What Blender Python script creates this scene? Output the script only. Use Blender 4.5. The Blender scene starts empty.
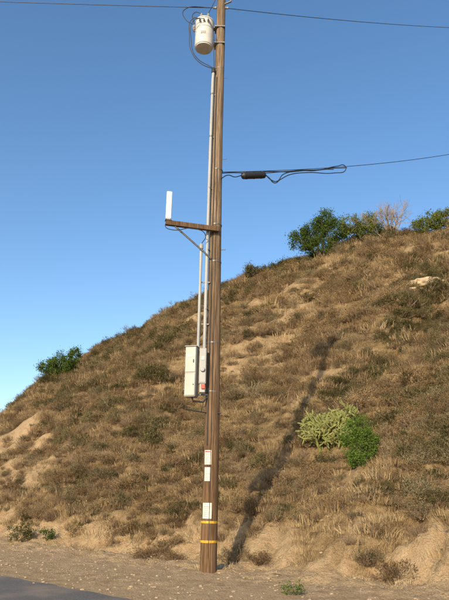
import bpy, math, random
import numpy as np
from mathutils import Vector, Matrix
R=random.Random(7); NR=np.random.RandomState(7)
scene=bpy.context.scene
# ---------------------------------------------------------------- noise
def _h(ix,iy,seed):
    n=(ix.astype(np.int64)*374761393+iy.astype(np.int64)*668265263+seed*982451653)&0xffffffff
    n=((n^(n>>13))*1274126177)&0xffffffff
    n=(n^(n>>16))&0xffffffff
    return n/4294967295.0*2*math.pi
def pn(x,y,seed=0):
    x=np.asarray(x,float);y=np.asarray(y,float)
    ix=np.floor(x);iy=np.floor(y);fx=x-ix;fy=y-iy
    def g(a,b):
        t=_h(ix+a,iy+b,seed);return np.cos(t)*(fx-a)+np.sin(t)*(fy-b)
    sx=fx*fx*fx*(fx*(fx*6-15)+10);sy=fy*fy*fy*(fy*(fy*6-15)+10)
    a=g(0,0)*(1-sx)+g(1,0)*sx;b=g(0,1)*(1-sx)+g(1,1)*sx
    return (a*(1-sy)+b*sy)*1.5
def fbm(x,y,o=4,seed=0):
    r=0;a=1
    for i in range(o):
        r=r+a*pn(x,y,seed+i);x=x*2.03+5.1;y=y*2.03+3.7;a*=.5
    return r
def ss(a,b,x):
    t=np.clip((x-a)/(b-a),0,1);return t*t*(3-2*t)
# ---------------------------------------------------------------- terrain
NX,NY=.67,.742; UX,UY=-.742,.67; OX,OY=-1.5,10.4
SC=40.
def su(x,y): return (x-OX)*NX+(y-OY)*NY,(x-OX)*UX+(y-OY)*UY
def xy(s,u): return OX+s*NX+u*UX, OY+s*NY+u*UY
HU=[-400,-150,-60,8,20,30,37,44,51,59,72,83,110,150,300]; HH=[4,14,22,25.5,26.4,26.2,24.6,22.6,18.6,13.2,9.5,8,4.5,3,2]
GUL=[(3.6,21.8),(4.9,23.4),(6.5,24.9),(8.2,26.5),(11.3,30.5),(13.5,34)]
def dline(x,y,L):
    best=np.full(np.shape(x),1e9);sg=np.ones(np.shape(x))
    for (ax,ay),(bx,by) in zip(L[:-1],L[1:]):
        dx,dy=bx-ax,by-ay;t=np.clip(((x-ax)*dx+(y-ay)*dy)/(dx*dx+dy*dy),0,1)
        d=np.hypot(x-ax-t*dx,y-ay-t*dy);c=(x-ax)*dy-(y-ay)*dx
        m=d<best;best=np.where(m,d,best);sg=np.where(m,np.sign(c),sg)
    return best,sg
def height(x,y):
    x=np.asarray(x,float);y=np.asarray(y,float)
    s,u=su(x,y)
    toe=4.7+.5*pn(u*.15,0*u,11)+.3*pn(u*.7,0*u,12)
    H=np.interp(u,HU,HH)
    d=(s-toe);k=.35
    bank=.36*ss(-.1,1.2,d)
    d=np.where(d>8*k,d,k*np.log1p(np.exp(np.clip(d/k,-30,30))))
    t=d/(SC-4)
    kk=.05; c=1-.12*(t-1)
    m=-kk*np.log(np.exp(-np.clip(t,-5,3)/kk)+np.exp(-np.clip(c,-5,3)/kk))
    m=np.where(t>1.6,c,m)
    m=np.where(s>150,m*np.clip(1-(s-150)/300,0,1)**2,m); m=np.maximum(m,0)
    z=H*m*(1-.32*ss(-14.5,-22,x))
    w=ss(3.5,12,s); w2=ss(1.5,7,s)
    gul=-(1-np.abs(pn(u*.11+.4*pn(s*.08,u*.05,22),s*.025,21))*2)
    far=1-ss(120,200,np.abs(s))*.8
    z=z+w*(gul*.55+1.0*fbm(x*.07,y*.07,3,31)*1.0+.30*fbm(x*.3,y*.3,3,41))*far+bank*(1-ss(8,16,s))
    rl=ss(4.2,5.2,s)*(1-ss(7,10,s))
    z=z-rl*.30*np.abs(pn(u*1.3+.5*pn(s,u,52),s*.3,51))*1.6-rl*.14*np.abs(pn(u*3.1+.5*pn(s,u,54),s*.6,55))
    z=z+w2*.15*fbm(x*1.1,y*1.1,3,61)+ss(.15,1.0,s)*.03*fbm(x*2.3,y*2.3,3,71)+ss(2.5,4.5,s)*(1-ss(9,13,s))*.06*fbm(x*4.3,y*4.3,3,75)
    z=z+ss(0.2,2.5,s)*.02
    gd,gs=dline(x,y,GUL);wv=.35*pn(x*.8,y*.8,95);sd_=gd*gs+wv
    z=z-(.45*np.exp(-(sd_/.5)**2)+.75*ss(-.1,.45,sd_)*np.exp(-np.maximum(sd_-.5,0)/1.6)*(gd<12))*ss(6,12,s)*ss(0,3,y-21)
    return z
def hz(x,y): return float(height(np.array([x]),np.array([y]))[0])
SPOTS=[(3.4,34.2,3.6,.75),(5.6,41.4,2.6,.6),(1.9,30.4,2.4,.75),(0.6,36,2.6,.65),(10.3,38.7,2.6,.6),(11.4,31.6,1.8,1),(-9.5,29.7,1.7,1),(-11.7,33.5,2.4,1),(-8,26.5,1.2,.8),(8.5,45,2.0,.6),(14.5,38,2.0,.6),(3.2,17.2,.7,.6),(-.2,18.6,.6,.5)]
def bare(x,y):
    s,u=su(x,y)
    n=fbm(x*.19,y*.19,4,81)
    b=.72*ss(.30,.64,n)*ss(8,14,s)
    q=.1+.6*(1-ss(-3,3,u))
    b=np.maximum(b,1-ss(4.7+q,6.1+q,s+.9*pn(u*.5,s*.3,83)+.7*pn(u*1.7,s*.9,84)))
    for (cx,cy,r,k) in SPOTS:
        d=np.hypot(x-cx,(y-cy)*.7)/r+.55*fbm(x*.35,y*.35,3,85)
        b=np.maximum(b,k*(1-ss(.5,1.1,d)))
    gd,gs=dline(x,y,GUL)
    return b*ss(.4,1.2,gd)
def link(o): scene.collection.objects.link(o);return o
def new_mesh(name,verts,faces,mats=(),smooth=False,mi=None):
    me=bpy.data.meshes.new(name)
    me.from_pydata([tuple(v) for v in verts],[],[tuple(f) for f in faces])
    for m in mats: me.materials.append(m)
    if mi is not None: me.polygons.foreach_set('material_index',list(mi))
    if smooth: me.polygons.foreach_set('use_smooth',[True]*len(me.polygons))
    me.update();return me
# ---------------------------------------------------------------- materials
def mat(name):
    m=bpy.data.materials.new(name);m.use_nodes=True;nt=m.node_tree
    return m,nt,nt.nodes['Principled BSDF']
def ramp(nt,fac,stops):
    r=nt.nodes.new('ShaderNodeValToRGB');e=r.color_ramp.elements
    while len(e)<len(stops): e.new(.5)
    for i,(p,c) in enumerate(stops): e[i].position=p;e[i].color=(*c,1)
    nt.links.new(fac,r.inputs[0]);return r.outputs[0]
def mixc(nt,f,a,b,mode='MIX'):
    m=nt.nodes.new('ShaderNodeMix');m.data_type='RGBA';m.blend_type=mode
    for s,v in ((m.inputs[0],f),(m.inputs[6],a),(m.inputs[7],b)):
        if hasattr(v,'is_output'): nt.links.new(v,s)
        else: s.default_value=v if not isinstance(v,tuple) else (*v,1)
    return m.outputs[2]
def noise(nt,scale,detail=4,vec=None,rough=.55):
    n=nt.nodes.new('ShaderNodeTexNoise');n.inputs['Scale'].default_value=scale;n.inputs['Detail'].default_value=detail
    n.inputs['Roughness'].default_value=rough
    if vec: nt.links.new(vec,n.inputs['Vector'])
    return n.outputs['Fac']
def mapping(nt,scale,co='Object'):
    t=nt.nodes.new('ShaderNodeTexCoord');m=nt.nodes.new('ShaderNodeMapping');m.inputs['Scale'].default_value=scale
    nt.links.new(t.outputs[co],m.inputs['Vector']);return m.outputs[0]
def bump(nt,p,h,st,d):
    b=nt.nodes.new('ShaderNodeBump');b.inputs['Strength'].default_value=st;b.inputs['Distance'].default_value=d
    nt.links.new(h,b.inputs['Height']);nt.links.new(b.outputs[0],p.inputs['Normal'])
def leafmat(name,cols,rough=.7,trans=.25,wi=.45):
    m,nt,p=mat(name)
    g=nt.nodes.new('ShaderNodeNewGeometry');oi=nt.nodes.new('ShaderNodeObjectInfo')
    mx=nt.nodes.new('ShaderNodeMath');mx.operation='MULTIPLY_ADD';mx.inputs[1].default_value=wi
    nt.links.new(g.outputs['Random Per Island'],mx.inputs[0])
    m2=nt.nodes.new('ShaderNodeMath');m2.operation='MULTIPLY';m2.inputs[1].default_value=1-wi
    nt.links.new(oi.outputs['Random'],m2.inputs[0]);nt.links.new(m2.outputs[0],mx.inputs[2])
    n=len(cols);c=ramp(nt,mx.outputs[0],[(.1+.8*i/(n-1),c) for i,c in enumerate(cols)])
    out=nt.nodes['Material Output']
    df=nt.nodes.new('ShaderNodeBsdfDiffuse');nt.links.new(c,df.inputs[0]);nt.nodes.remove(p)
    if trans>0:
        tr=nt.nodes.new('ShaderNodeBsdfTranslucent');nt.links.new(c,tr.inputs[0])
        ms=nt.nodes.new('ShaderNodeMixShader');ms.inputs[0].default_value=trans
        nt.links.new(df.outputs[0],ms.inputs[1]);nt.links.new(tr.outputs[0],ms.inputs[2]);nt.links.new(ms.outputs[0],out.inputs[0])
    else: nt.links.new(df.outputs[0],out.inputs[0])
    return m
def plain(name,col,rough=.5,metal=0,var=.15,scale=12,bmp=0,dirt=None,stretch=(1,1,1)):
    m,nt,p=mat(name);v=mapping(nt,stretch)
    f=noise(nt,scale,5,v)
    c=ramp(nt,f,[(.35,dirt if dirt else tuple(x*(1-var) for x in col)),(.62,col)])
    nt.links.new(c,p.inputs['Base Color']);p.inputs['Roughness'].default_value=rough;p.inputs['Metallic'].default_value=metal
    if bmp: bump(nt,p,f,bmp,.01)
    return m
def ground_mat():
    m,nt,p=mat('hillside_soil')
    tc=nt.nodes.new('ShaderNodeTexCoord').outputs['Object']
    at=nt.nodes.new('ShaderNodeAttribute');at.attribute_name='bare'
    n1=noise(nt,.35,6,tc,.6);n2=noise(nt,3.5,7,tc,.68);n3=noise(nt,28,4,tc,.6)
    dirt=ramp(nt,n2,[(.3,(.33,.225,.12)),(.5,(.48,.345,.195)),(.7,(.58,.435,.265))])
    dirt=mixc(nt,ramp(nt,n1,[(.4,(0,0,0)),(.65,(.8,.8,.8))]),dirt,(.54,.395,.23))
    thatch=ramp(nt,n2,[(.3,(.12,.08,.04)),(.5,(.25,.175,.09)),(.7,(.39,.285,.155))])
    c=mixc(nt,at.outputs['Fac'],thatch,dirt)
    c=mixc(nt,.45,c,ramp(nt,n3,[(.3,(.5,.5,.5)),(.6,(1,1,1))]),'MULTIPLY')
    nt.links.new(c,p.inputs['Base Color']);p.inputs['Roughness'].default_value=.95;p.inputs['Specular IOR Level'].default_value=.1
    ad=nt.nodes.new('ShaderNodeMath');ad.operation='MULTIPLY_ADD';ad.inputs[1].default_value=.3
    nt.links.new(n3,ad.inputs[0]);nt.links.new(n2,ad.inputs[2]);bump(nt,p,ad.outputs[0],.9,.15)
    return m
M_ground=ground_mat()
def road_mat():
    m,nt,p=mat('asphalt');tc=nt.nodes.new('ShaderNodeTexCoord').outputs['Object']
    a=noise(nt,60,4,tc);b=noise(nt,1.2,5,tc)
    c=ramp(nt,a,[(.35,(.075,.07,.062)),(.6,(.14,.13,.117)),(.75,(.24,.22,.195))])
    c=mixc(nt,ramp(nt,b,[(.42,(0,0,0)),(.7,(.7,.7,.7))]),c,(.28,.215,.15))
    nt.links.new(c,p.inputs['Base Color']);p.inputs['Roughness'].default_value=.9;bump(nt,p,a,.6,.015);return m
M_road=road_mat()
# ---------------------------------------------------------------- build terrain
sg=np.concatenate([[-2500,-1200,-600,-250,-100,-60,-30,-18,-12],np.arange(-8.6,0,1.2),np.arange(0,3,.15),np.arange(3,9,.08),np.arange(9,14,.14),np.arange(14,50,.3),np.arange(50,80,1.5),[84,92,105,120,150,190,250,330,450,700,1200,2500]])
ug=np.concatenate([[-2500,-1200,-600,-350,-220,-150,-110,-80,-60],np.arange(-50,-12,1.2),np.arange(-12,-4,.16),np.arange(-4,12,.1),np.arange(12,22,.16),np.arange(22,110,.5),np.arange(110,160,3),[180,220,280,400,700,1300,2500]])
S,U=np.meshgrid(sg,ug,indexing='ij');X,Y=xy(S,U);Z=height(X,Y)
B=bare(X,Y)
ns,nu=S.shape
V=np.stack([X.ravel(),Y.ravel(),Z.ravel()],1)
i=np.arange(ns*nu).reshape(ns,nu)
F=np.stack([i[:-1,:-1].ravel(),i[:-1,1:].ravel(),i[1:,1:].ravel(),i[1:,:-1].ravel()],1)[:, ::-1]
me=bpy.data.meshes.new('hillside_terrain');me.vertices.add(len(V));me.vertices.foreach_set('co',V.ravel())
me.loops.add(F.size);me.loops.foreach_set('vertex_index',F.ravel());me.polygons.add(len(F))
me.polygons.foreach_set('loop_start',np.arange(0,F.size,4));me.polygons.foreach_set('use_smooth',np.ones(len(F),bool))
me.update(calc_edges=True);me.validate()
a=me.attributes.new('bare','FLOAT','POINT');a.data.foreach_set('value',B.ravel().astype(np.float32))
me.materials.append(M_ground);terrain=link(bpy.data.objects.new('hillside_terrain',me))
# road
ur=np.arange(-60,120,.1);edge=.06*pn(ur*1.6,ur*0,91)+.09*pn(ur*.2,ur*0,92)+.04*pn(ur*4,ur*0,94)+.02*pn(ur*9,ur*0,96)
vs=[];fs=[]
for k,(uu,e) in enumerate(zip(ur,edge)):
    for sv in (-8.2-e,-4.1,e): x_,y_=xy(sv,uu);vs.append((x_,y_,.006 if sv!=-4.1 else .03))
    if k:
        b=3*k
        for j in (0,1): fs.append((b-3+j,b-2+j,b+1+j,b+j))
road=link(bpy.data.objects.new('asphalt_road',new_mesh('asphalt_road',vs,fs,[M_road])))
M_yel=plain('road_paint_yellow',(.6,.42,.06),.7,var=.25,scale=20)
vs=[];fs=[]
for off in (-4.28,-4.0):
    b0=len(vs)
    for k,uu in enumerate(np.arange(-58,118,1.)):
        for sv in (off,off+.1): x_,y_=xy(sv,uu);vs.append((x_,y_,.035))
        if k: b=b0+2*k;fs.append((b-2,b-1,b+1,b))
link(bpy.data.objects.new('road_centre_line',new_mesh('road_centre_line',vs,fs,[M_yel])))
# ---------------------------------------------------------------- camera
PITCH=18.8;ROLL=.95
cam=bpy.data.cameras.new('camera');co=link(bpy.data.objects.new('camera',cam))
co.matrix_world=Matrix.Translation((0,0,1.5))@Matrix.Rotation(math.radians(90+PITCH),4,'X')@Matrix.Rotation(math.radians(ROLL),4,'Z')
cam.sensor_fit='VERTICAL';cam.sensor_height=24;cam.lens=589/600*24;cam.clip_end=6000
scene.camera=co
# ---------------------------------------------------------------- helper mesh builder
class MB:
    def __init__(s): s.v=[];s.f=[];s.m=[];s.mats=[]
    def mi(s,m):
        if m not in s.mats: s.mats.append(m)
        return s.mats.index(m)
    def add(s,v,f,m):
        b=len(s.v);k=s.mi(m);s.v+=[tuple(q) for q in v]
        for q in f: s.f.append(tuple(b+i for i in q));s.m.append(k)
    def tube(s,pts,rad,m,n=12,caps=True):
        pts=[Vector(p) for p in pts]
        if not hasattr(rad,'__len__'): rad=[rad]*len(pts)
        vs=[];fs=[];prev=None
        for i,p in enumerate(pts):
            t=(pts[min(i+1,len(pts)-1)]-pts[max(i-1,0)]).normalized()
            if prev is None:
                a=Vector((0,0,1)) if abs(t.z)<.9 else Vector((1,0,0));x=t.cross(a).normalized()
            else: x=(prev-t*prev.dot(t)).normalized()
            prev=x;y=t.cross(x)
            for k in range(n):
                an=2*math.pi*k/n;vs.append(p+(x*math.cos(an)+y*math.sin(an))*rad[i])
        for i in range(len(pts)-1):
            for k in range(n):
                k2=(k+1)%n;fs.append((i*n+k,i*n+k2,(i+1)*n+k2,(i+1)*n+k))
        if caps: fs.append(tuple(range(n))[::-1]);fs.append(tuple((len(pts)-1)*n+k for k in range(n)))
        s.add(vs,fs,m)
    def lathe(s,prof,c,m,n=28,axis=Vector((0,0,1))):
        c=Vector(c);ax=axis.normalized();a=Vector((1,0,0)) if abs(ax.x)<.9 else Vector((0,1,0))
        x=ax.cross(a).normalized();y=ax.cross(x)
        vs=[];fs=[]
        for r,z in prof:
            for k in range(n):
                an=2*math.pi*k/n;vs.append(c+ax*z+(x*math.cos(an)+y*math.sin(an))*max(r,.0005))
        for i in range(len(prof)-1):
            for k in range(n):
                k2=(k+1)%n;fs.append((i*n+k,i*n+k2,(i+1)*n+k2,(i+1)*n+k))
        fs.append(tuple(range(n))[::-1]);fs.append(tuple((len(prof)-1)*n+k for k in range(n)))
        s.add(vs,fs,m)
    def box(s,c,size,m,rot=None,bev=.006):
        hx,hy,hz_=[q/2 for q in size];b=min(bev,hx*.4,hy*.4,hz_*.4);rot=rot or Matrix.Identity(3);c=Vector(c)
        vs=[];ids={}
        for sx in(-1,1):
            for sy in(-1,1):
                for sz in(-1,1):
                    for ax in range(3):
                        p=[sx*hx,sy*hy,sz*hz_]
                        for a2 in range(3):
                            if a2!=ax: p[a2]-=(sx,sy,sz)[a2]*b
                        ids[(sx,sy,sz,ax)]=len(vs);vs.append(c+rot@Vector(p))
        fs=[]
        for ax in range(3):
            o=[q for q in range(3) if q!=ax]
            for sg_ in(-1,1):
                L=[]
                for p,q in((-1,-1),(1,-1),(1,1),(-1,1)):
                    k=[0,0,0];k[ax]=sg_;k[o[0]]=p;k[o[1]]=q;L.append(ids[(*k,ax)])
                fs.append(L)
        for ax in range(3):
            o=[q for q in range(3) if q!=ax]
            for p in(-1,1):
                for q in(-1,1):
                    k1=[0,0,0];k1[o[0]]=p;k1[o[1]]=q;k1[ax]=-1;k2=list(k1);k2[ax]=1
                    fs.append([ids[(*k1,o[0])],ids[(*k2,o[0])],ids[(*k2,o[1])],ids[(*k1,o[1])]])
        for sx in(-1,1):
            for sy in(-1,1):
                for sz in(-1,1): fs.append([ids[(sx,sy,sz,a)] for a in range(3)])
        s.add(vs,fs,m)
    def obj(s,name,parent=None,smooth=True,angle=35):
        me=new_mesh(name,s.v,s.f,s.mats,False,s.m)
        import bmesh
        bm=bmesh.new();bm.from_mesh(me);bmesh.ops.recalc_face_normals(bm,faces=bm.faces);bm.to_mesh(me);bm.free()
        o=link(bpy.data.objects.new(name,me))
        if smooth:
            me.polygons.foreach_set('use_smooth',[True]*len(me.polygons));me.set_sharp_from_angle(angle=math.radians(angle))
        if parent: o.parent=parent
        return o
def empty(name,loc=(0,0,0)):
    e=link(bpy.data.objects.new(name,None));e.empty_display_size=.3
    return e
# ---------------------------------------------------------------- wood / metals
def wood_mat(name,c0,c1,c2,lower=None):
    m,nt,p=mat(name);v=mapping(nt,(9,9,.35));v2=mapping(nt,(30,30,.6))
    a=noise(nt,2.2,7,v,.65);b=noise(nt,2.5,4,v2,.6);v3=mapping(nt,(1,1,.25));g=noise(nt,1.5,4,v3)
    c=ramp(nt,a,[(.3,c0),(.5,c1),(.68,c2)])
    if lower:
        sp=nt.nodes.new('ShaderNodeSeparateXYZ');nt.links.new(mapping(nt,(1,1,1)),sp.inputs[0])
        mr=nt.nodes.new('ShaderNodeMapRange');mr.inputs[1].default_value=2;mr.inputs[2].default_value=9;nt.links.new(sp.outputs[2],mr.inputs[0])
        c=mixc(nt,mr.outputs[0],mixc(nt,1.,c,lower,'MULTIPLY'),c)
    c=mixc(nt,.8,c,ramp(nt,b,[(.38,(.28,.26,.24)),(.48,(1,1,1))]),'MULTIPLY')
    c=mixc(nt,.6,c,ramp(nt,g,[(.35,(.6,.58,.56)),(.6,(1,1,1))]),'MULTIPLY')
    nt.links.new(c,p.inputs['Base Color']);p.inputs['Roughness'].default_value=.9;p.inputs['Specular IOR Level'].default_value=.2;bump(nt,p,b,.8,.02);return m
M_wood=wood_mat('weathered_pole_wood',(.13,.094,.062),(.24,.178,.12),(.38,.29,.205),(.72,.60,.49))
M_arm=wood_mat('crossarm_wood',(.08,.05,.03),(.14,.09,.055),(.2,.13,.08))
M_white=plain('white_enamel',(.62,.62,.60),.45,var=.14,scale=6)
M_panelw=plain('white_fibreglass',(.76,.77,.78),.4,var=.05,scale=6)
M_grey=plain('grey_painted_steel',(.32,.325,.31),.5,var=.16,scale=5,stretch=(1,1,.3))
M_grey2=plain('light_grey_painted_steel',(.42,.42,.395),.5,var=.18,scale=5,stretch=(1,1,.3))
M_pvc=plain('grey_pvc_conduit',(.34,.36,.37),.55,var=.16,scale=5,stretch=(1,1,.2))
M_galv=plain('galvanised_steel',(.20,.20,.20),.55,.6,var=.3,scale=20)
M_dark=plain('black_cable_rubber',(.02,.02,.021),.55,var=.2)
M_porc=plain('porcelain_insulator',(.30,.31,.32),.25,var=.1)
M_sign=plain('white_sign_plate',(.62,.61,.57),.5,var=.2,scale=15)
M_ink=plain('sign_print',(.24,.24,.24),.6,var=.1)
M_red=plain('red_label',(.42,.07,.06),.5,var=.1)
M_tape=plain('yellow_reflective_tape',(.60,.36,.03),.5,var=.35,scale=18)
M_al=plain('bare_aluminium_wire',(.06,.06,.065),.5,.3,var=.2)
PX,PY=-.26,14.07;PH=17.4
def prad(z): return .185-.062*z/PH
def wire(name,pts,r,m,parent=None):
    cu=bpy.data.curves.new(name,'CURVE');cu.dimensions='3D';sp=cu.splines.new('BEZIER');sp.bezier_points.add(len(pts)-1)
    for b,p in zip(sp.bezier_points,pts): b.co=p;b.handle_left_type=b.handle_right_type='AUTO'
    cu.bevel_depth=r;cu.bevel_resolution=2;cu.resolution_u=10;cu.materials.append(m)
    o=link(bpy.data.objects.new(name,cu))
    if parent:o.parent=parent
    return o
def pole_mesh(mb,x,y,z0,h,r0,r1):
    n=36;vs=[];fs=[];K=80
    for k in range(K+1):
        t=k/K;z=z0+h*t;r=r0+(r1-r0)*t
        for j in range(n):
            a=2*math.pi*j/n
            ck=-.05*max(0,1-abs(((a-4.3-.06*math.sin(z*.7)+3.1416)%6.2832)-3.1416)/.10) # drying check
            rr=r*(1+.018*math.sin(3*a+z*.4)+.012*math.sin(7*a+z*.9)+R.uniform(-.006,.006)+ck)
            vs.append((x+rr*math.cos(a)+.012*math.sin(z*.5),y+rr*math.sin(a),z))
    for k in range(K):
        for j in range(n): j2=(j+1)%n;fs.append((k*n+j,k*n+j2,(k+1)*n+j2,(k+1)*n+j))
    fs.append(tuple(K*n+j for j in range(n)))
    mb.add(vs,fs,M_wood)
PZ=hz(PX,PY)
P=empty('utility_pole')
mb=MB();pole_mesh(mb,PX,PY,PZ-.4,PH+.4-PZ,.187,.122);mb.obj('wooden_shaft',P)
mb=MB();mb.box((PX,PY-.17,16.9),(2.4,.1,.13),M_arm)
mb.box((PX+.02,PY-.2,16.9),(.1,.06,.06),M_galv)
for dx in(-1.05,-.45,.45,1.05):
    mb.tube([(PX+dx,PY-.17,16.96),(PX+dx,PY-.17,17.06)],.012,M_galv,8)
    mb.lathe([(.03,0),(.07,.02),(.035,.05),(.06,.08),(.03,.11),(.04,.14),(.0,.16)],(PX+dx,PY-.17,17.05),M_porc,16)
for sx in(-1,1): mb.tube([(PX+sx*.75,PY-.17,16.85),(PX+sx*.1,PY-.17,16.3)],.014,M_galv,8)
mb.obj('top_crossarm',P)
mb=MB()
def band(z,m,h,proud=.004): mb.lathe([(prad(z)+proud,-h/2),(prad(z)+proud+.002,0),(prad(z)+proud,h/2)],(PX,PY,z),m,28)
for z in(13.35,10.0,8.35,7.3,5.15,3.95): band(z,M_galv,.03,.004)
for k,z in enumerate(np.arange(3.6,15,1.35)):
    sx=1 if k%2 else -1
    r=prad(z);mb.tube([(PX+sx*r*.9,PY-.03,z),(PX+sx*(r+.10),PY-.03,z),(PX+sx*(r+.10),PY-.03,z+.03)],.007,M_galv,6)
mb.tube([(PX+.1,PY-.05,15.75),(PX+.3,PY-.1,15.8),(PX+.3,PY-.1,16.2)],.03,M_galv,8)
mb.obj('bands_and_step_bolts',P)
mb=MB()
for z in(1.04,.64): band(z,M_tape,.05,.007)
mb.obj('yellow_bands',P)
mb=MB()
an=math.radians(-118)
mb.tube([(PX+math.cos(an)*(prad(z)+.004),PY+math.sin(an)*(prad(z)+.004),z) for z in np.linspace(2.7,13,30)],.016,M_dark,8)
mb.tube([(PX+math.cos(an+.5)*(prad(z)+.004),PY+math.sin(an+.5)*(prad(z)+.004),z) for z in np.linspace(.3,10,30)],.008,M_dark,6)
mb.obj('ground_wire',P)
# riser conduits
C=empty('riser_conduit')
mb=MB()
x1=PX-.21;y1=PY-.14
mb.tube([(x1,y1,4.0),(x1,y1,7),(x1+.01,y1,10),(x1+.03,y1,12.9),(x1+.045,y1,13.15)],.042,M_pvc,14)
mb.lathe([(.045,0),(.06,.02),(.06,.14),(.035,.18)],(x1+.045,y1,13.12),M_dark,14)
for z in(12.4,11,9.4,7.6,6,4.6):
    mb.lathe([(.048,-.02),(.048,.02)],(x1+.02,y1,z),M_galv,14);mb.box((x1+.08,y1+.04,z),(.12,.02,.03),M_galv)
mb.obj('long_riser_pipe',C)
mb=MB();x2=PX-.36;y2=PY-.2
mb.tube([(x2,y2,5.0),(x2,y2,7.6)],.036,M_pvc,14)
mb.lathe([(.038,0),(.055,.02),(.055,.12),(.03,.16)],(x2,y2,7.58),M_grey,14)
for z in(5.6,6.7): mb.box((x2+.12,y2+.05,z),(.26,.025,.035),M_galv)
mb.obj('short_riser_pipe',C)
# transformer
T=empty('pole_transformer');TX,TY,TZ=PX-.47,PY-.08,14.03
mb=MB()
mb.lathe([(.02,0),(.22,.0),(.245,.01),(.245,.04),(.262,.045),(.27,.06),(.27,.93),(.285,.935),(.285,.965),(.27,.97),(.22,1.01),(.1,1.04),(.01,1.05)],(TX,TY,TZ),M_white,40)
mb.lathe([(.273,0),(.273,.02)],(TX,TY,TZ+.62),M_grey,40)
mb.obj('tank',T,angle=30)
mb=MB()
for dx in(-.1,.1):
    mb.lathe([(.04,0),(.045,.06),(.075,.08),(.045,.1),(.07,.13),(.04,.15),(.062,.18),(.035,.2),(.05,.23),(.025,.26),(.02,.3)],(TX+dx,TY-.02,TZ+1.0),M_porc,18)
mb.lathe([(.03,0),(.05,.03),(.03,.05),(.048,.09),(.028,.11),(.044,.15),(.02,.2)],(TX-.31,TY-.06,TZ+.62),M_porc,16)
mb.box((TX-.29,TY-.05,TZ+.6),(.08,.04,.03),M_galv)
for q in(-.12,0,.12): mb.lathe([(.03,0),(.035,.03),(.02,.06),(.015,.1)],(TX+q,TY-.26,TZ+.78),M_grey,12,axis=Vector((0,-1,0)))
mb.obj('bushings',T)
mb=MB()
for z in(.2,.8):
    mb.box((PX-.17,TY+.05,TZ+z),(.13,.14,.07),M_galv);mb.box((PX-.01,PY-.0,TZ+z),(.31,.31,.05),M_galv)
mb.box((TX-.02,TY-.273,TZ+.38),(.14,.012,.09),M_grey)
mb.obj('mounting_bracket',T)
for k,(q,pts) in enumerate([(0,[(TX-.12,TY-.36,TZ+.78),(TX-.34,TY-.3,TZ+.82),(TX-.42,TY-.2,TZ+.3),(TX-.32,TY-.15,TZ-.3),(TX-.05,TY-.1,TZ-.62),(x1+.045,y1,13.27)]),
    (1,[(TX,TY-.36,TZ+.78),(TX-.3,TY-.38,TZ+.68),(TX-.36,TY-.25,TZ+.1),(TX-.22,TY-.15,TZ-.4),(x1+.05,y1-.02,13.27)]),
    (2,[(TX+.1,TY-.02,TZ+1.3),(TX+.22,TY,TZ+1.62),(PX+.05,PY-.25,16.3),(PX+.45,PY-.17,17.0)]),
    (3,[(TX-.1,TY-.02,TZ+1.3),(TX-.3,TY,TZ+1.35),(TX-.31,TY-.06,TZ+.83)]),
    (5,[(TX-.31,TY-.06,TZ+.83),(TX-.55,TY-.06,TZ+1.0),(TX-.62,TY,TZ+1.45),(PX-.2,PY,15.66)]),
    (4,[(TX+.12,TY-.36,TZ+.78),(TX+.27,TY-.3,TZ+.4),(TX+.3,TY-.1,TZ-.2),(x1+.06,y1,13.27)])]):
    wire('lead_wire',pts,.011,M_dark,T)
# antenna arm
A=empty('panel_antenna');ax_end=Vector((-1.52,13.5,8.14));ax_st=Vector((PX+.08,PY-.22,8.14))
d=(ax_end-ax_st);L=d.length;rot=Matrix.Rotation(math.atan2(d.y,d.x),3,'Z')
mb=MB();mb.box((ax_end+ax_st)/2,(L,.095,.13),M_arm,rot);mb.obj('timber_arm',A)
mb=MB()
bs=ax_st+d*.83+Vector((0,0,-.07));mb.tube([bs,(PX-.1,PY-.16,7.35)],.022,M_galv,8)
bs2=ax_st+d*.83+Vector((.06,.1,-.07));mb.tube([bs2,(PX-.06,PY-.1,7.35)],.018,M_galv,8)
mb.box(ax_end-d.normalized()*.06+Vector((0,0,.07)),(.16,.13,.02),M_galv,rot)
mb.tube([ax_end-d.normalized()*.08+Vector((0,0,.06)),ax_end-d.normalized()*.08+Vector((0,0,.2))],.02,M_galv,10)
mb.obj('brace_and_clamp',A)
mb=MB();mb.box(ax_end-d.normalized()*.06+Vector((0,0,.50)),(.14,.075,.78),M_panelw,rot,bev=.025)
mb.box(ax_end-d.normalized()*.06+Vector((0,0,.10)),(.1,.06,.03),M_grey,rot);mb.obj('antenna_panel',A)
wire('coax_cable',[ax_end+Vector((.1,.02,.1)),ax_end+Vector((.0,-.03,-.12)),ax_end+Vector((.2,.0,-.2)),ax_st+d*.5+Vector((0,-.07,-.1)),ax_st+d*.25+Vector((0,-.05,-.22)),(x2,y2,7.72)],.010,M_dark,A)
# cabinet
K=empty('equipment_cabinet')
kr=Matrix.Rotation(math.radians(-14),3,'Z')
cx,cy=PX-.49,PY-.24
f=lambda dx,dy,z:Vector((cx,cy,z))+kr@Vector((dx,dy,0))
mb=MB();mb.box((cx,cy,4.38),(.27,.26,1.20),M_grey,kr,bev=.015);mb.obj('main_box',K)
mb=MB()
mb.box(f(0,-.137,4.66),(.245,.014,.60),M_grey2,kr);mb.box(f(0,-.137,4.06),(.245,.014,.50),M_grey2,kr)
for z in(4.5,4.85,3.95,4.2): mb.box(f(-.13,-.14,z),(.02,.03,.06),M_galv,kr)
mb.box(f(.08,-.15,4.62),(.022,.02,.08),M_dark,kr);mb.lathe([(.012,0),(.012,.02)],f(.09,-.146,4.06),M_dark,10,axis=kr@Vector((0,-1,0)))
mb.box(f(-.03,-.147,4.75),(.10,.006,.07),M_sign,kr)
mb.box(f(0,0,4.99),(.30,.30,.02),M_grey,kr)
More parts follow.
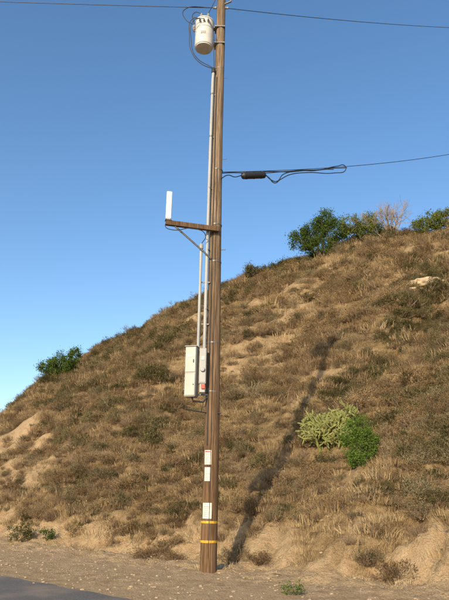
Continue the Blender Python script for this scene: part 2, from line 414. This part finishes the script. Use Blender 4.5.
mb.obj('doors_and_hood',K)
mb=MB();mb.box((PX-.23,PY-.27,4.52),(.17,.17,.86),M_grey,bev=.01)
mb.box((PX-.23,PY-.36,4.52),(.14,.012,.8),M_pvc);mb.box((PX-.23,PY-.27,3.99),(.13,.13,.2),M_pvc)
mb.box((PX-.21,PY-.372,4.02),(.09,.012,.1),M_red);mb.box((PX-.23,PY-.372,4.7),(.07,.01,.09),M_sign)
mb.lathe([(.055,0),(.055,.03),(.045,.05),(.01,.055)],(PX-.23,PY-.366,4.42),M_pvc,20,axis=Vector((0,-1,0)))
mb.box((PX-.2,PY-.12,4.9),(.5,.03,.05),M_galv);mb.box((PX-.3,PY-.12,3.87),(.58,.03,.05),M_galv)
mb.tube([(cx+.02,cy,3.8),(cx+.05,cy,3.70),(PX-.2,PY-.2,3.68),(PX-.12,PY-.16,3.8)],.022,M_dark,8)
mb.obj('meter_box',K)
mb=MB();mb.tube([(PX-.08,PY-.1,3.44),(PX-.6,PY-.22,3.50)],.014,M_dark,8);mb.tube([(PX-.6,PY-.22,3.50),(PX-.6,PY-.22,3.58)],.014,M_dark,8)
mb.tube([(PX+.1,PY-.1,3.44),(PX+.22,PY-.12,3.44)],.014,M_dark,8);mb.obj('standoff_arm',P)
def sign(name,z,h,w,off,red=False):
    mb=MB();n=8;a0=math.radians(-90)+off;r=prad(z)+.008
    for (zz0,zz1,wa0,wa1,mm,pr) in [(z-h/2,z+h/2,-w/2,w/2,M_sign,0)]+[(z+h*q-.004,z+h*q+.004,-w*.38,w*(.38-R.uniform(0,.3)),M_ink,.003) for q in(.26,.14,.02,-.12,-.22,-.34)]+([(z+h*.36,z+h*.44,-w*.42,w*.42,M_red,.003)] if red else []):
        vs=[];fs=[]
        for k in range(n+1):
            a=a0+(wa0+(wa1-wa0)*k/n)/r
            for zz in(zz0,zz1): vs.append((PX+math.cos(a)*(r+pr),PY+math.sin(a)*(r+pr),zz))
            if k: b=2*k;fs.append((b-2,b,b+1,b-1))
        mb.add(vs,fs,mm)
    return mb.obj(name,None)
sign('warning_sign',2.43,.32,.17,-.35,True);sign('warning_sign',2.06,.30,.15,-.35);sign('notice_placard',1.28,.33,.22,-.3)
def simple_pole(x,y,h):
    e=empty('utility_pole');z=hz(x,y);mb=MB();pole_mesh(mb,x,y,z-.5,h+.5,.17,.11)
    mb.box((x,y-.16,z+h-.5),(2.2,.1,.12),M_arm)
    for dx in(-1,-.4,.4,1): mb.lathe([(.03,0),(.07,.03),(.035,.06),(.06,.1),(.02,.14)],(x+dx,y-.16,z+h-.44),M_porc,14)
    mb.obj('shaft_and_crossarm',e);return z+h
QX,QY=32.,34.7;simple_pole(QX,QY,12.2);simple_pole(-42,13,16.4)
def span(p,q,sag,n=16,t0=0):
    out=[]
    for k in range(n+1):
        t=t0+(1-t0)*k/n;v=Vector(p).lerp(Vector(q),t);v.z-=4*sag*t*(1-t);out.append(v)
    return out
W=empty('power_line');zt=15.65
wire('conductor_uphill',span((PX+.12,PY,zt),(QX,QY,36.3),1.0),.010,M_al,W)
wire('conductor_across_road',span((PX-.12,PY,zt),(-42,13,16.9),.5),.010,M_al,W)
mb=MB()
for sx in(-1,1): mb.lathe([(.02,-.06),(.045,-.04),(.03,0),(.045,.04),(.02,.06)],(PX+sx*.18,PY,zt),M_porc,14,axis=Vector((1,0,0)))
mb.obj('spool_insulators',W)
# communication cable with splice closure
G=empty('communication_cable');c0=Vector((PX+.12,PY,9.97));c1=Vector((QX,QY,32.0));sp_=span(c0,c1,2.1,40)
wire('messenger_strand',sp_,.010,M_dark,G)
Lc=(Vector((QX,QY,0))-Vector((PX,PY,0))).length
def onl(m,dz=0):
    t=m/Lc;v=c0.lerp(c1,t);v.z-=4*2.1*t*(1-t)-dz;return v
wire('lashed_cable',[onl(m,-.035+.01*math.sin(m*5)) for m in np.arange(0,4.9,.3)],.014,M_dark,G)
wire('lashed_cable',[onl(m,-.06+.012*math.sin(m*7)) for m in np.arange(1.5,4.3,.3)],.013,M_dark,G)
mb=MB();p=onl(.66,-.13);q=onl(1.50,-.13);ax=(q-p);L=ax.length
mb.lathe([(.03,0),(.05,.03),(.095,.06),(.10,.08),(.10,L-.08),(.095,L-.06),(.05,L-.03),(.03,L)],p,M_dark,20,axis=ax)
for k in(.2,.5,.8): mb.lathe([(.105,-.012),(.105,.012)],p+ax*k,M_dark,20,axis=ax)
for k in(.15,.85): v=p+ax*k;mb.tube([v,v+Vector((0,0,.14))],.012,M_galv,6)
mb.obj('splice_closure',G)
wire('slack_loop',[onl(1.5,-.14),onl(1.62,-.22),onl(1.8,-.40),onl(2.05,-.30),onl(2.4,-.16),onl(3.1,-.12),onl(4.2,-.20),onl(4.75,-.10),onl(4.72,.02),onl(4.4,.04),onl(3.8,-.03)],.014,M_dark,G)
wire('slack_loop_low',[onl(1.5,-.12),onl(1.7,-.30),onl(1.9,-.36),onl(2.15,-.14),onl(2.8,-.04)],.014,M_dark,G)
wire('tail_at_pole',[Vector((PX+.1,PY-.1,9.7)),onl(.25,-.10),onl(.42,-.16),onl(.66,-.12)],.013,M_dark,G)
# ---------------------------------------------------------------- vegetation prototypes
def blades(n,rad,l0,l1,w,lean,seed,droop=.4):
    r=np.random.RandomState(seed);vs=[];fs=[]
    for k in range(n):
        a=r.uniform(0,6.283);q=rad*math.sqrt(r.uniform());bx,by=q*math.cos(a),q*math.sin(a)
        da=a+r.normal(0,.7);le=r.uniform(0,lean)+.3*q/rad;L=r.uniform(l0,l1)
        dx,dy=math.cos(da)*math.sin(le),math.sin(da)*math.sin(le);dz=math.cos(le)
        pa=r.uniform(0,6.283);wx,wy=math.cos(pa)*w/2,math.sin(pa)*w/2
        m=(bx+dx*L*.55,by+dy*L*.55,dz*L*.55);t=(bx+dx*L*(1+droop*.4),by+dy*L*(1+droop*.4),dz*L*(1-droop*r.uniform(0,.6)))
        b=len(vs);vs+=[(bx-wx,by-wy,-.05),(bx+wx,by+wy,-.05),(m[0]-wx*.8,m[1]-wy*.8,m[2]),(m[0]+wx*.8,m[1]+wy*.8,m[2]),t]
        fs+=[(b,b+1,b+3,b+2),(b+2,b+3,b+4)]
    return vs,fs
def shrub(nt,nl,rad,hgt,leaf,seed,twigw=.007,flat=.2):
    r=np.random.RandomState(seed);vs=[];fs=[];mi=[]
    tips=[]
    subs=[(Vector((r.normal(0,rad*.38),r.normal(0,rad*.38),0)),r.uniform(.45,.75)) for _ in range(5)]
    for k in range(nt):
        c,q0=subs[r.randint(5)]
        a=r.uniform(0,6.283);el=math.asin(r.uniform(flat*.3,1));q=q0*r.uniform(.75,1.08)
        d=c+Vector((math.cos(a)*math.cos(el)*rad*q,math.sin(a)*math.cos(el)*rad*q,(math.sin(el)*hgt*1.5*q)))
        o=c*.5+Vector((r.normal(0,rad*.1),r.normal(0,rad*.1),-.08));mid=o+(d-o)*.5+Vector(r.normal(0,rad*.07,3));
        pa=Vector(r.normal(0,1,3)).normalized()*twigw
        b=len(vs);vs+=[o-pa,o+pa,mid-pa*.7,mid+pa*.7,d];fs+=[(b,b+1,b+3,b+2),(b+2,b+3,b+4)];mi+=[0,0];tips.append((mid,d))
    for k in range(nl):
        m,d=tips[r.randint(len(tips))];t=r.uniform(.15,1.05)**.5;p=m.lerp(d,t)+Vector(r.normal(0,rad*.045,3))
        u=Vector(r.normal(0,1,3)).normalized();w=u.cross(Vector(r.normal(0,1,3))).normalized();L=leaf*r.uniform(.6,1.4)
        b=len(vs);vs+=[p-u*L,p+w*L*.42,p+u*L,p-w*L*.42];fs.append((b,b+1,b+2,b+3));mi.append(1)
    return vs,fs,mi
M_straw=leafmat('dry_straw',[(.22,.155,.08),(.37,.275,.155),(.50,.39,.23)],trans=0)
M_straw2=leafmat('dry_brown_grass',[(.14,.095,.05),(.25,.18,.10),(.37,.28,.165)],trans=0)
M_twig=leafmat('dry_twigs',[(.12,.085,.056),(.23,.17,.115),(.34,.265,.18)],trans=0)
M_drylf=leafmat('dry_brush_leaves',[(.085,.055,.028),(.19,.13,.065),(.34,.24,.13)],trans=0,wi=.3)
M_greylf=leafmat('sage_leaves',[(.085,.074,.042),(.155,.132,.076),(.25,.21,.125)],trans=0,wi=.3)
M_olive=leafmat('olive_leaves',[(.036,.036,.016),(.08,.075,.032),(.14,.125,.06)],trans=0,wi=.35)
M_green=leafmat('bright_green_leaves',[(.065,.115,.02),(.11,.18,.035),(.165,.25,.055)])
M_tree=leafmat('tree_leaves',[(.045,.075,.018),(.075,.12,.03),(.125,.18,.045)])
M_tree2=leafmat('yellowish_tree_leaves',[(.08,.11,.02),(.13,.16,.035),(.20,.22,.06)])
M_bark=plain('tree_bark',(.16,.12,.09),.9,var=.3)
M_bare=plain('bare_branch_bark',(.30,.25,.21),.9,var=.2)
def proto(col,name,vs,fs,mats,mi=None):
    o=bpy.data.objects.new(name,new_mesh(name,vs,fs,mats,False,mi));col.objects.link(o)
cg=bpy.data.collections.new('grass_tufts');cb=bpy.data.collections.new('brush_plants')
for k in range(3):
    v,f=blades(80,.26,.05,.15,.006,1.25,100+k);proto(cg,'tuft_%d'%k,v,f,[M_straw])
for k in range(3):
    v,f=blades(90,.28,.05,.16,.007,1.3,110+k);proto(cg,'tuft_%d'%(3+k),v,f,[M_straw2])
for k in range(3):
    v,f,m=shrub(260,1500,.5,.42,.019,120+k);proto(cb,'s_%02d_dry'%k,v,f,[M_twig,M_drylf],m)
for k in range(3):
    v,f,m=shrub(220,1900,.5,.40,.017,130+k);proto(cb,'s_%02d_sage'%(3+k),v,f,[M_twig,M_greylf],m)
for k in range(3):
    v,f,m=shrub(160,2100,.5,.45,.020,140+k);proto(cb,'s_%02d_olive'%(6+k),v,f,[M_twig,M_olive],m)
for k in range(3):
    v,f,m=shrub(600,500,.5,.38,.016,150+k,.005);proto(cb,'s_%02d_twig'%(9+k),v,f,[M_twig,M_drylf],m)
def scatter(name,pts,col):
    pts=np.array(pts,float);me=bpy.data.meshes.new(name);me.vertices.add(len(pts));me.vertices.foreach_set('co',pts[:,:3].ravel())
    a=me.attributes.new('sc','FLOAT_VECTOR','POINT');a.data.foreach_set('vector',np.stack([pts[:,3],pts[:,3],pts[:,4]],1).ravel().astype(np.float32))
    a=me.attributes.new('ro','FLOAT_VECTOR','POINT');a.data.foreach_set('vector',np.stack([NR.normal(0,.1,len(pts)),NR.normal(0,.1,len(pts)),NR.uniform(0,6.283,len(pts))],1).ravel().astype(np.float32))
    a=me.attributes.new('ix','INT','POINT');a.data.foreach_set('value',pts[:,5].astype(np.int32))
    me.update();o=link(bpy.data.objects.new(name,me))
    ng=bpy.data.node_groups.new(name,'GeometryNodeTree')
    ng.interface.new_socket('Geometry',in_out='INPUT',socket_type='NodeSocketGeometry');ng.interface.new_socket('Geometry',in_out='OUTPUT',socket_type='NodeSocketGeometry')
    gi=ng.nodes.new('NodeGroupInput');go=ng.nodes.new('NodeGroupOutput');ip=ng.nodes.new('GeometryNodeInstanceOnPoints');ci=ng.nodes.new('GeometryNodeCollectionInfo')
    ci.inputs['Collection'].default_value=col;ci.inputs['Separate Children'].default_value=True;ci.inputs['Reset Children'].default_value=True
    def at(n,t):
        q=ng.nodes.new('GeometryNodeInputNamedAttribute');q.data_type=t;q.inputs['Name'].default_value=n;return q.outputs['Attribute']
    l=ng.links.new
    l(gi.outputs[0],ip.inputs['Points']);l(ci.outputs[0],ip.inputs['Instance']);ip.inputs['Pick Instance'].default_value=True
    l(at('ix','INT'),ip.inputs['Instance Index']);l(at('sc','FLOAT_VECTOR'),ip.inputs['Scale'])
    er=ng.nodes.new('FunctionNodeEulerToRotation');l(at('ro','FLOAT_VECTOR'),er.inputs[0]);l(er.outputs[0],ip.inputs['Rotation'])
    l(ip.outputs[0],go.inputs[0])
    md=o.modifiers.new('scatter','NODES');md.node_group=ng;return o
def cand(n,s0,s1,u0,u1):
    s=NR.uniform(s0,s1,n);u=NR.uniform(u0,u1,n);x,y=xy(s,u);return x,y,s,u
CXC=[(3.6,19.4,1.0),(4.0,17.5,.6),(4.0,16.6,.5),(3.9,18.3,.6),(PX,PY,.3)]
def clear(x,y):
    ok=np.ones(len(x),bool)
    for cx_,cy_,r_ in CXC: ok&=np.hypot(x-cx_,y-cy_)>r_
    return ok
x,y,s,u=cand(24000,5.2,50,-16,66)
b=bare(x,y);cl=fbm(x*.25,y*.25,3,201);gr=fbm(x*.08,y*.08,2,211);gd,gs=dline(x,y,GUL)
keep=(NR.uniform(size=len(x))<np.clip(.55+.9*cl+.6*(gd<1.0),.1,1)*(1-.86*b))&clear(x,y)
x,y,s,u,cl,gr,gd=[q[keep] for q in(x,y,s,u,cl,gr,gd)];z=height(x,y)
r1=NR.uniform(size=len(x));sc=np.exp(NR.normal(-.18,.38,len(x)))*(1+.5*ss(.1,.6,cl))*(.55+.45*ss(5.5,14,s))
sc=np.minimum(sc,.85+.75*ss(12,32,s))
top=ss(20,36,s)
pol=np.clip(.07+.28*ss(.1,.5,gr)+.12*top+.22*ss(.3,.7,cl)+.8*(gd<.9),0,.95)
ix=np.where(r1<pol,6,np.where(r1<pol+.28,3,np.where(r1<pol+.70,0,9)))+NR.randint(0,3,len(x))
P1=np.stack([x,y,z-.03,sc*1.25,sc*NR.uniform(.9,1.4,len(x)),ix],1)
# low scrub filling the near slope
x,y,s,u=cand(4200,4.9,17,-8,22);b=bare(x,y);cl=fbm(x*.6,y*.6,3,241)
keep=(NR.uniform(size=len(x))<np.clip(.6+.6*cl,.1,1)*(1-.95*b))&clear(x,y);x,y,cl=x[keep],y[keep],cl[keep];z=height(x,y)
sc=.46*np.exp(NR.normal(0,.3,len(x)));r1=NR.uniform(size=len(x))
P2=np.stack([x,y,z-.02,sc*1.25,sc*NR.uniform(.9,1.5,len(x)),np.where(r1<.40,9,np.where(r1<.72,0,np.where(r1<.93,3,6)))+NR.randint(0,3,len(x))],1)
ex=[]
for (cx_,cy_,r_,n,ty,s0) in [(-5.3,30.4,2.6,14,6,1.2),(-3.2,26.8,2.2,10,6,1.0),(1.7,27.0,1.7,12,3,1.1),(.3,29,1.2,8,0,1.1),(2.6,18.6,.6,4,0,.8),(5.9,17.7,1.4,10,3,.8),(8.5,21,2,10,0,.9),(-3.3,20.7,2,12,0,.8),
      (7,33,1.5,8,0,1.3),(8,37,2,10,0,1.4),(11,36,2,8,0,1.2),(-14,45,4,12,6,1.2),(-9,38,3,10,3,1.2),(4.5,31,1.3,6,0,1.2),(-3.8,41,2.6,12,6,1.4),(-19,52,4,6,6,1.1),
      (12,41.5,2,8,0,1.2),(3.5,46,2.5,14,0,1.4),(0,50,3,14,6,1.4),(-7,54,4,20,6,1.6),(-15,60,4,8,6,1.2),(-11,60,3,14,6,1.6),(-1.2,17.3,.8,5,0,.7),(5,21,1.2,8,0,1.0),(7.5,48,2,8,0,1.3),(13,44,2,8,0,1.2),(1.6,17.2,.5,5,0,.7),(.9,15.9,.4,4,0,.6)]:
    for k in range(n):
        xx=cx_+NR.normal(0,r_*.5);yy=cy_+NR.normal(0,r_*.7);q=s0*math.exp(NR.normal(0,.15));
        if clear(np.array([xx]),np.array([yy]))[0]: ex.append((xx,yy,hz(xx,yy)-.05,q*1.25,q*NR.uniform(.9,1.35),ty+NR.randint(0,3)))
for (ax,ay),(bx,by) in zip(GUL[1:-1],GUL[2:]):
    for k in range(9):
        t=NR.uniform();xx=ax+(bx-ax)*t+.35+NR.normal(0,.2);yy=ay+(by-ay)*t-.2+NR.normal(0,.2);q=.75*math.exp(NR.normal(0,.25));ex.append((xx,yy,hz(xx,yy)-.05,q*1.2,q*1.2,6+NR.randint(0,3)))
scatter('dry_brush',np.concatenate([P1,P2,np.array(ex)]),cb)
x,y,s,u=cand(30000,4.6,46,-14,64)
b=bare(x,y);g2=fbm(x*.25,y*.25,3,221)
keep=(NR.uniform(size=len(x))<np.clip(.65+.6*g2,0,1)*(1-.90*b))&clear(x,y)
x1_,y1_,s1_,u1_=cand(11000,3.6,17,-8,22);b1=bare(x1_,y1_);g4=fbm(x1_*.5,y1_*.5,3,251);k1=(NR.uniform(size=len(x1_))<np.clip(.65+.7*g4,.05,1)*(1-.95*b1))&clear(x1_,y1_)
x=np.concatenate([x[keep],x1_[k1]]);y=np.concatenate([y[keep],y1_[k1]]);z=height(x,y)
g3=fbm(x*.2,y*.2,2,231);ix=np.where(NR.uniform(size=len(x))<.45+.6*g3,0,3)+NR.randint(0,3,len(x))
s,u=su(x,y);sc=np.exp(NR.normal(0,.34,len(x)))*(.85+.6*ss(8,24,s))
scatter('dry_grass',np.stack([x,y,z-.01,sc*1.1,sc,ix],1),cg)
# gravel and clods on the shoulder
M_stone=plain('pale_stone',(.45,.34,.215),.95,var=.4,scale=3)
cs=bpy.data.collections.new('stones')
import bmesh
def rockmesh(name,sub,seed,amp,m):
    bm=bmesh.new();bmesh.ops.create_icosphere(bm,subdivisions=sub,radius=1);r=np.random.RandomState(seed);ph=r.uniform(0,6,9)
    for v in bm.verts:
        c=v.co;n_=math.sin(c.x*3+ph[0])*math.sin(c.y*3.3+ph[1])*math.sin(c.z*2.7+ph[2])+.5*math.sin(c.x*7+ph[3])*math.sin(c.y*6+ph[4])*math.sin(c.z*8+ph[5])
        v.co=c*(1+amp*n_);v.co.z*=.65
    me=bpy.data.meshes.new(name);bm.to_mesh(me);bm.free();me.materials.append(m);return me
for k in range(3): cs.objects.link(bpy.data.objects.new('stone_%d'%k,rockmesh('stone_%d'%k,2,k,.4,M_stone)))
x,y,s,u=cand(8000,-.15,8,-8,16);b=bare(x,y);kp=NR.uniform(size=len(x))<b;x,y,s=x[kp],y[kp],s[kp];z=height(x,y)
sc=np.minimum(.005*np.exp(NR.exponential(.55,len(x))),.034)
scatter('gravel',np.stack([x,y,z,sc,sc,NR.randint(0,3,len(x))],1),cs)
M_rock=plain('sandstone',(.50,.39,.26),.95,var=.3,scale=2,bmp=.6)
mb=MB()
for k,(rx,ry,rr) in enumerate([(11.2,31.4,.55),(11.9,31.9,.45),(10.7,31.0,.35),(12.5,32.4,.4),(11.5,30.9,.25)]):
    me_=rockmesh('r',4,20+k,.3,M_rock);zz=hz(rx,ry);mb.add([(v.co.x*rr*1.3+rx,v.co.y*rr+ry,v.co.z*rr*.9+zz+.03) for v in me_.vertices],[tuple(p.vertices) for p in me_.polygons],M_rock);bpy.data.meshes.remove(me_)
mb.obj('rock_outcrop',None,True,60)
# ---------------------------------------------------------------- trees & specific plants
def leafy(name,x,y,blobs,nclump,nleaf,leaf,clr,mlf,seed,trunk=.12,z0=None,mbk=None):
    r=np.random.RandomState(seed);z=hz(x,y) if z0 is None else z0
    mb=MB();base=Vector((x,y,z-.2));tips=[]
    tot=sum(b[3]*b[4] for b in blobs)
    for (bx,by,bz,rr,rz) in blobs:
        n=max(3,int(nclump*rr*rz/tot))
        c=Vector((x+bx,y+by,z+bz));fork=base.lerp(c,.55)+Vector(r.normal(0,.08*rr,3))
        mb.tube([base,base.lerp(fork,.5)+Vector(r.normal(0,.05*rr,3)),fork],[trunk,trunk*.8,trunk*.55],mbk or M_bark,8)
        for k in range(n):
            d=Vector(r.normal(0,1,3)).normalized();q=r.uniform(.35,1.05)**.6
            p=c+Vector((d.x*rr*q,d.y*rr*q,d.z*rz*q));tips.append(p)
            if k%2==0: mb.tube([fork,fork.lerp(p,.5)+Vector(r.normal(0,.07*rr,3)),p],[trunk*.3,trunk*.18,trunk*.05],mbk or M_bark,5)
    vs=[];fs=[]
    for p in tips:
        cr=clr*r.uniform(.6,1.35)
        for k in range(int(nleaf*r.uniform(.6,1.3))):
            q=p+Vector(r.normal(0,cr*.5,3));uu=Vector(r.normal(0,1,3)).normalized();w=uu.cross(Vector(r.normal(0,1,3))).normalized();L=leaf*r.uniform(.6,1.4)
            b=len(vs);vs+=[q-uu*L,q+w*L*.45,q+uu*L,q-w*L*.45];fs.append((b,b+1,b+2,b+3))
    mb.add(vs,fs,mlf)
    me=new_mesh(name,mb.v,mb.f,mb.mats,False,mb.m);return link(bpy.data.objects.new(name,me))
leafy('ridge_tree',8.9,50.5,[(-1.7,0,1.9,1.05,1.2),(.6,.3,4.1,1.05,1.2),(1.4,-.3,2.7,1.15,1.4),(-.6,.2,2.7,1.1,1.2),(0,-.2,1.2,1.6,1.0)],210,100,.075,.40,M_tree,301,.16)
leafy('ridge_tree',12.4,48,[(-1.0,0,1.5,1.0,.9),(.6,.2,1.8,.9,.9),(1.9,.2,1.0,.8,.7),(.2,0,.8,1.5,.6)],120,90,.07,.36,M_tree2,302,.12)
leafy('ridge_tree',17.9,46,[(-1.0,0,.9,.8,.7),(.3,.2,1.5,.9,.9),(1.4,.2,2.0,.9,1.0),(2.6,.2,1.5,.9,.9)],120,90,.07,.36,M_tree2,303,.12)
leafy('ridge_shrub',6.3,52.5,[(-1.0,0,.5,.9,.6),(.6,0,.7,.9,.6)],80,80,.06,.36,M_olive,305,.08)
leafy('ridge_shrub',3.8,54,[(-1.0,0,.4,.9,.5),(.6,0,.5,.9,.5)],70,80,.06,.36,M_olive,306,.08)
leafy('ridge_shrub',-15.0,53.5,[(-1.3,0,.6,.8,.7),(.0,0,1.1,.8,.9),(1.1,0,1.6,.7,.9),(0,0,.6,1.5,.7)],130,90,.07,.36,M_tree,304,.1)
def branchy(mb,p,d,L,r,lev,rs,m):
    q=p+d*L;mid=p.lerp(q,.5)+Vector(rs.normal(0,L*.05,3));mb.tube([p,mid,q],[r,r*.8,r*.6],m,5,False)
    if lev==0:return
    for k in range(rs.randint(2,5)):
        nd=(d+Vector(rs.normal(0,.42,3))+Vector((0,0,.08))).normalized();branchy(mb,p.lerp(q,rs.uniform(.6,1)),nd,L*rs.uniform(.6,.85),r*.6,lev-1,rs,m)
mb=MB();rs=np.random.RandomState(5);bx,by=15.0,47.5;bz=hz(bx,by)
for k in range(9): branchy(mb,Vector((bx+rs.normal(0,.5),by,bz-.2)),Vector((rs.normal(0,.4),rs.normal(0,.2),1)).normalized(),1.4,.06,4,rs,M_bare)
mb.obj('bare_tree',None,False)
# cholla-like cactus
mb=MB();rs=np.random.RandomState(9);M_cac=leafmat('cactus_skin',[(.17,.19,.065),(.25,.27,.10),(.34,.34,.14)],trans=.0);M_spine=leafmat('cactus_spines',[(.44,.39,.18),(.60,.53,.28)],trans=.1)
def seg(p,d,L,r,lev):
    q=p+d*L;mb.tube([p,p.lerp(q,.15),p.lerp(q,.5),p.lerp(q,.88),q],[r*.6,r*.95,r*1.08,r*.9,r*.4],M_cac,6)
    sv=[];sf=[]
    for k in range(14):
        a=p.lerp(q,rs.uniform(.05,1));n_=Vector(rs.normal(0,1,3));n_=(n_-d*n_.dot(d)*.6).normalized();w=n_.cross(d)*.005;b=len(sv)
        sv+=[a+n_*r*.8-w,a+n_*r*.8+w,a+n_*(r+.035)];sf.append((b,b+1,b+2))
    mb.add(sv,sf,M_spine)
    if lev==0:return
    for k in range(rs.randint(2,4)):
        nd=(d*.65+Vector(rs.normal(0,.55,3))+Vector((0,0,.2))).normalized();seg(p.lerp(q,rs.uniform(.7,1)),nd,L*rs.uniform(.75,1.05),r*.93,lev-1)
cx_,cy_=3.62,19.6
for k in range(34):
    a=k*2.4;rr=.10+.50*rs.uniform();seg(Vector((cx_+rr*math.cos(a),cy_+rr*.8*math.sin(a),hz(cx_+rr*math.cos(a),cy_+rr*.8*math.sin(a))-.05)),Vector((math.cos(a)*rr*.6,math.sin(a)*rr*.5,.95)).normalized(),.285,.030,4)
mb.obj('cholla_cactus',None,True,60)
leafy('green_bush',4.0,17.6,[(0,0,.45,.46,.45),(.08,.0,1.05,.36,.38),(-.20,.1,.85,.36,.38),(.26,.1,.75,.34,.38),(0,-.2,.2,.40,.3)],150,80,.026,.14,M_green,401,.03)
leafy('green_weed',1.12,10.9,[(0,0,.05,.13,.08),(.15,.05,.08,.12,.09),(.26,.05,.04,.10,.06)],16,22,.02,.08,M_green,402,.01)
leafy('green_weed',-6.7,20.9,[(0,0,.25,.40,.28),(.3,.1,.3,.3,.25)],30,60,.03,.15,M_olive,403,.02)
leafy('green_weed',-5.6,20.5,[(0,0,.2,.22,.18)],14,50,.026,.12,M_tree,404,.02)
# ---------------------------------------------------------------- light
AZ=math.radians(201.4);EL=math.radians(23)
sd=Vector((math.sin(AZ)*math.cos(EL),math.cos(AZ)*math.cos(EL),math.sin(EL)))
sl=bpy.data.lights.new('sun','SUN');sl.energy=5;sl.angle=math.radians(.53);sl.color=(1,.80,.53)
so=link(bpy.data.objects.new('sun',sl));so.rotation_euler=(-sd).to_track_quat('-Z','Y').to_euler()
w=bpy.data.worlds.new('World');scene.world=w;w.use_nodes=True;nt=w.node_tree
sky=nt.nodes.new('ShaderNodeTexSky');sky.sky_type='NISHITA';sky.sun_disc=False;sky.sun_elevation=EL;sky.sun_rotation=AZ
sky.air_density=1.0;sky.dust_density=1.2;sky.ozone_density=1.4
hs=nt.nodes.new('ShaderNodeHueSaturation');hs.inputs['Saturation'].default_value=1.2;hs.inputs['Value'].default_value=1.5
nt.links.new(sky.outputs[0],hs.inputs['Color']);nt.links.new(hs.outputs[0],nt.nodes['Background'].inputs[0]);nt.nodes['Background'].inputs[1].default_value=.15
scene.view_settings.view_transform='Standard';scene.view_settings.look='None';scene.view_settings.exposure=0
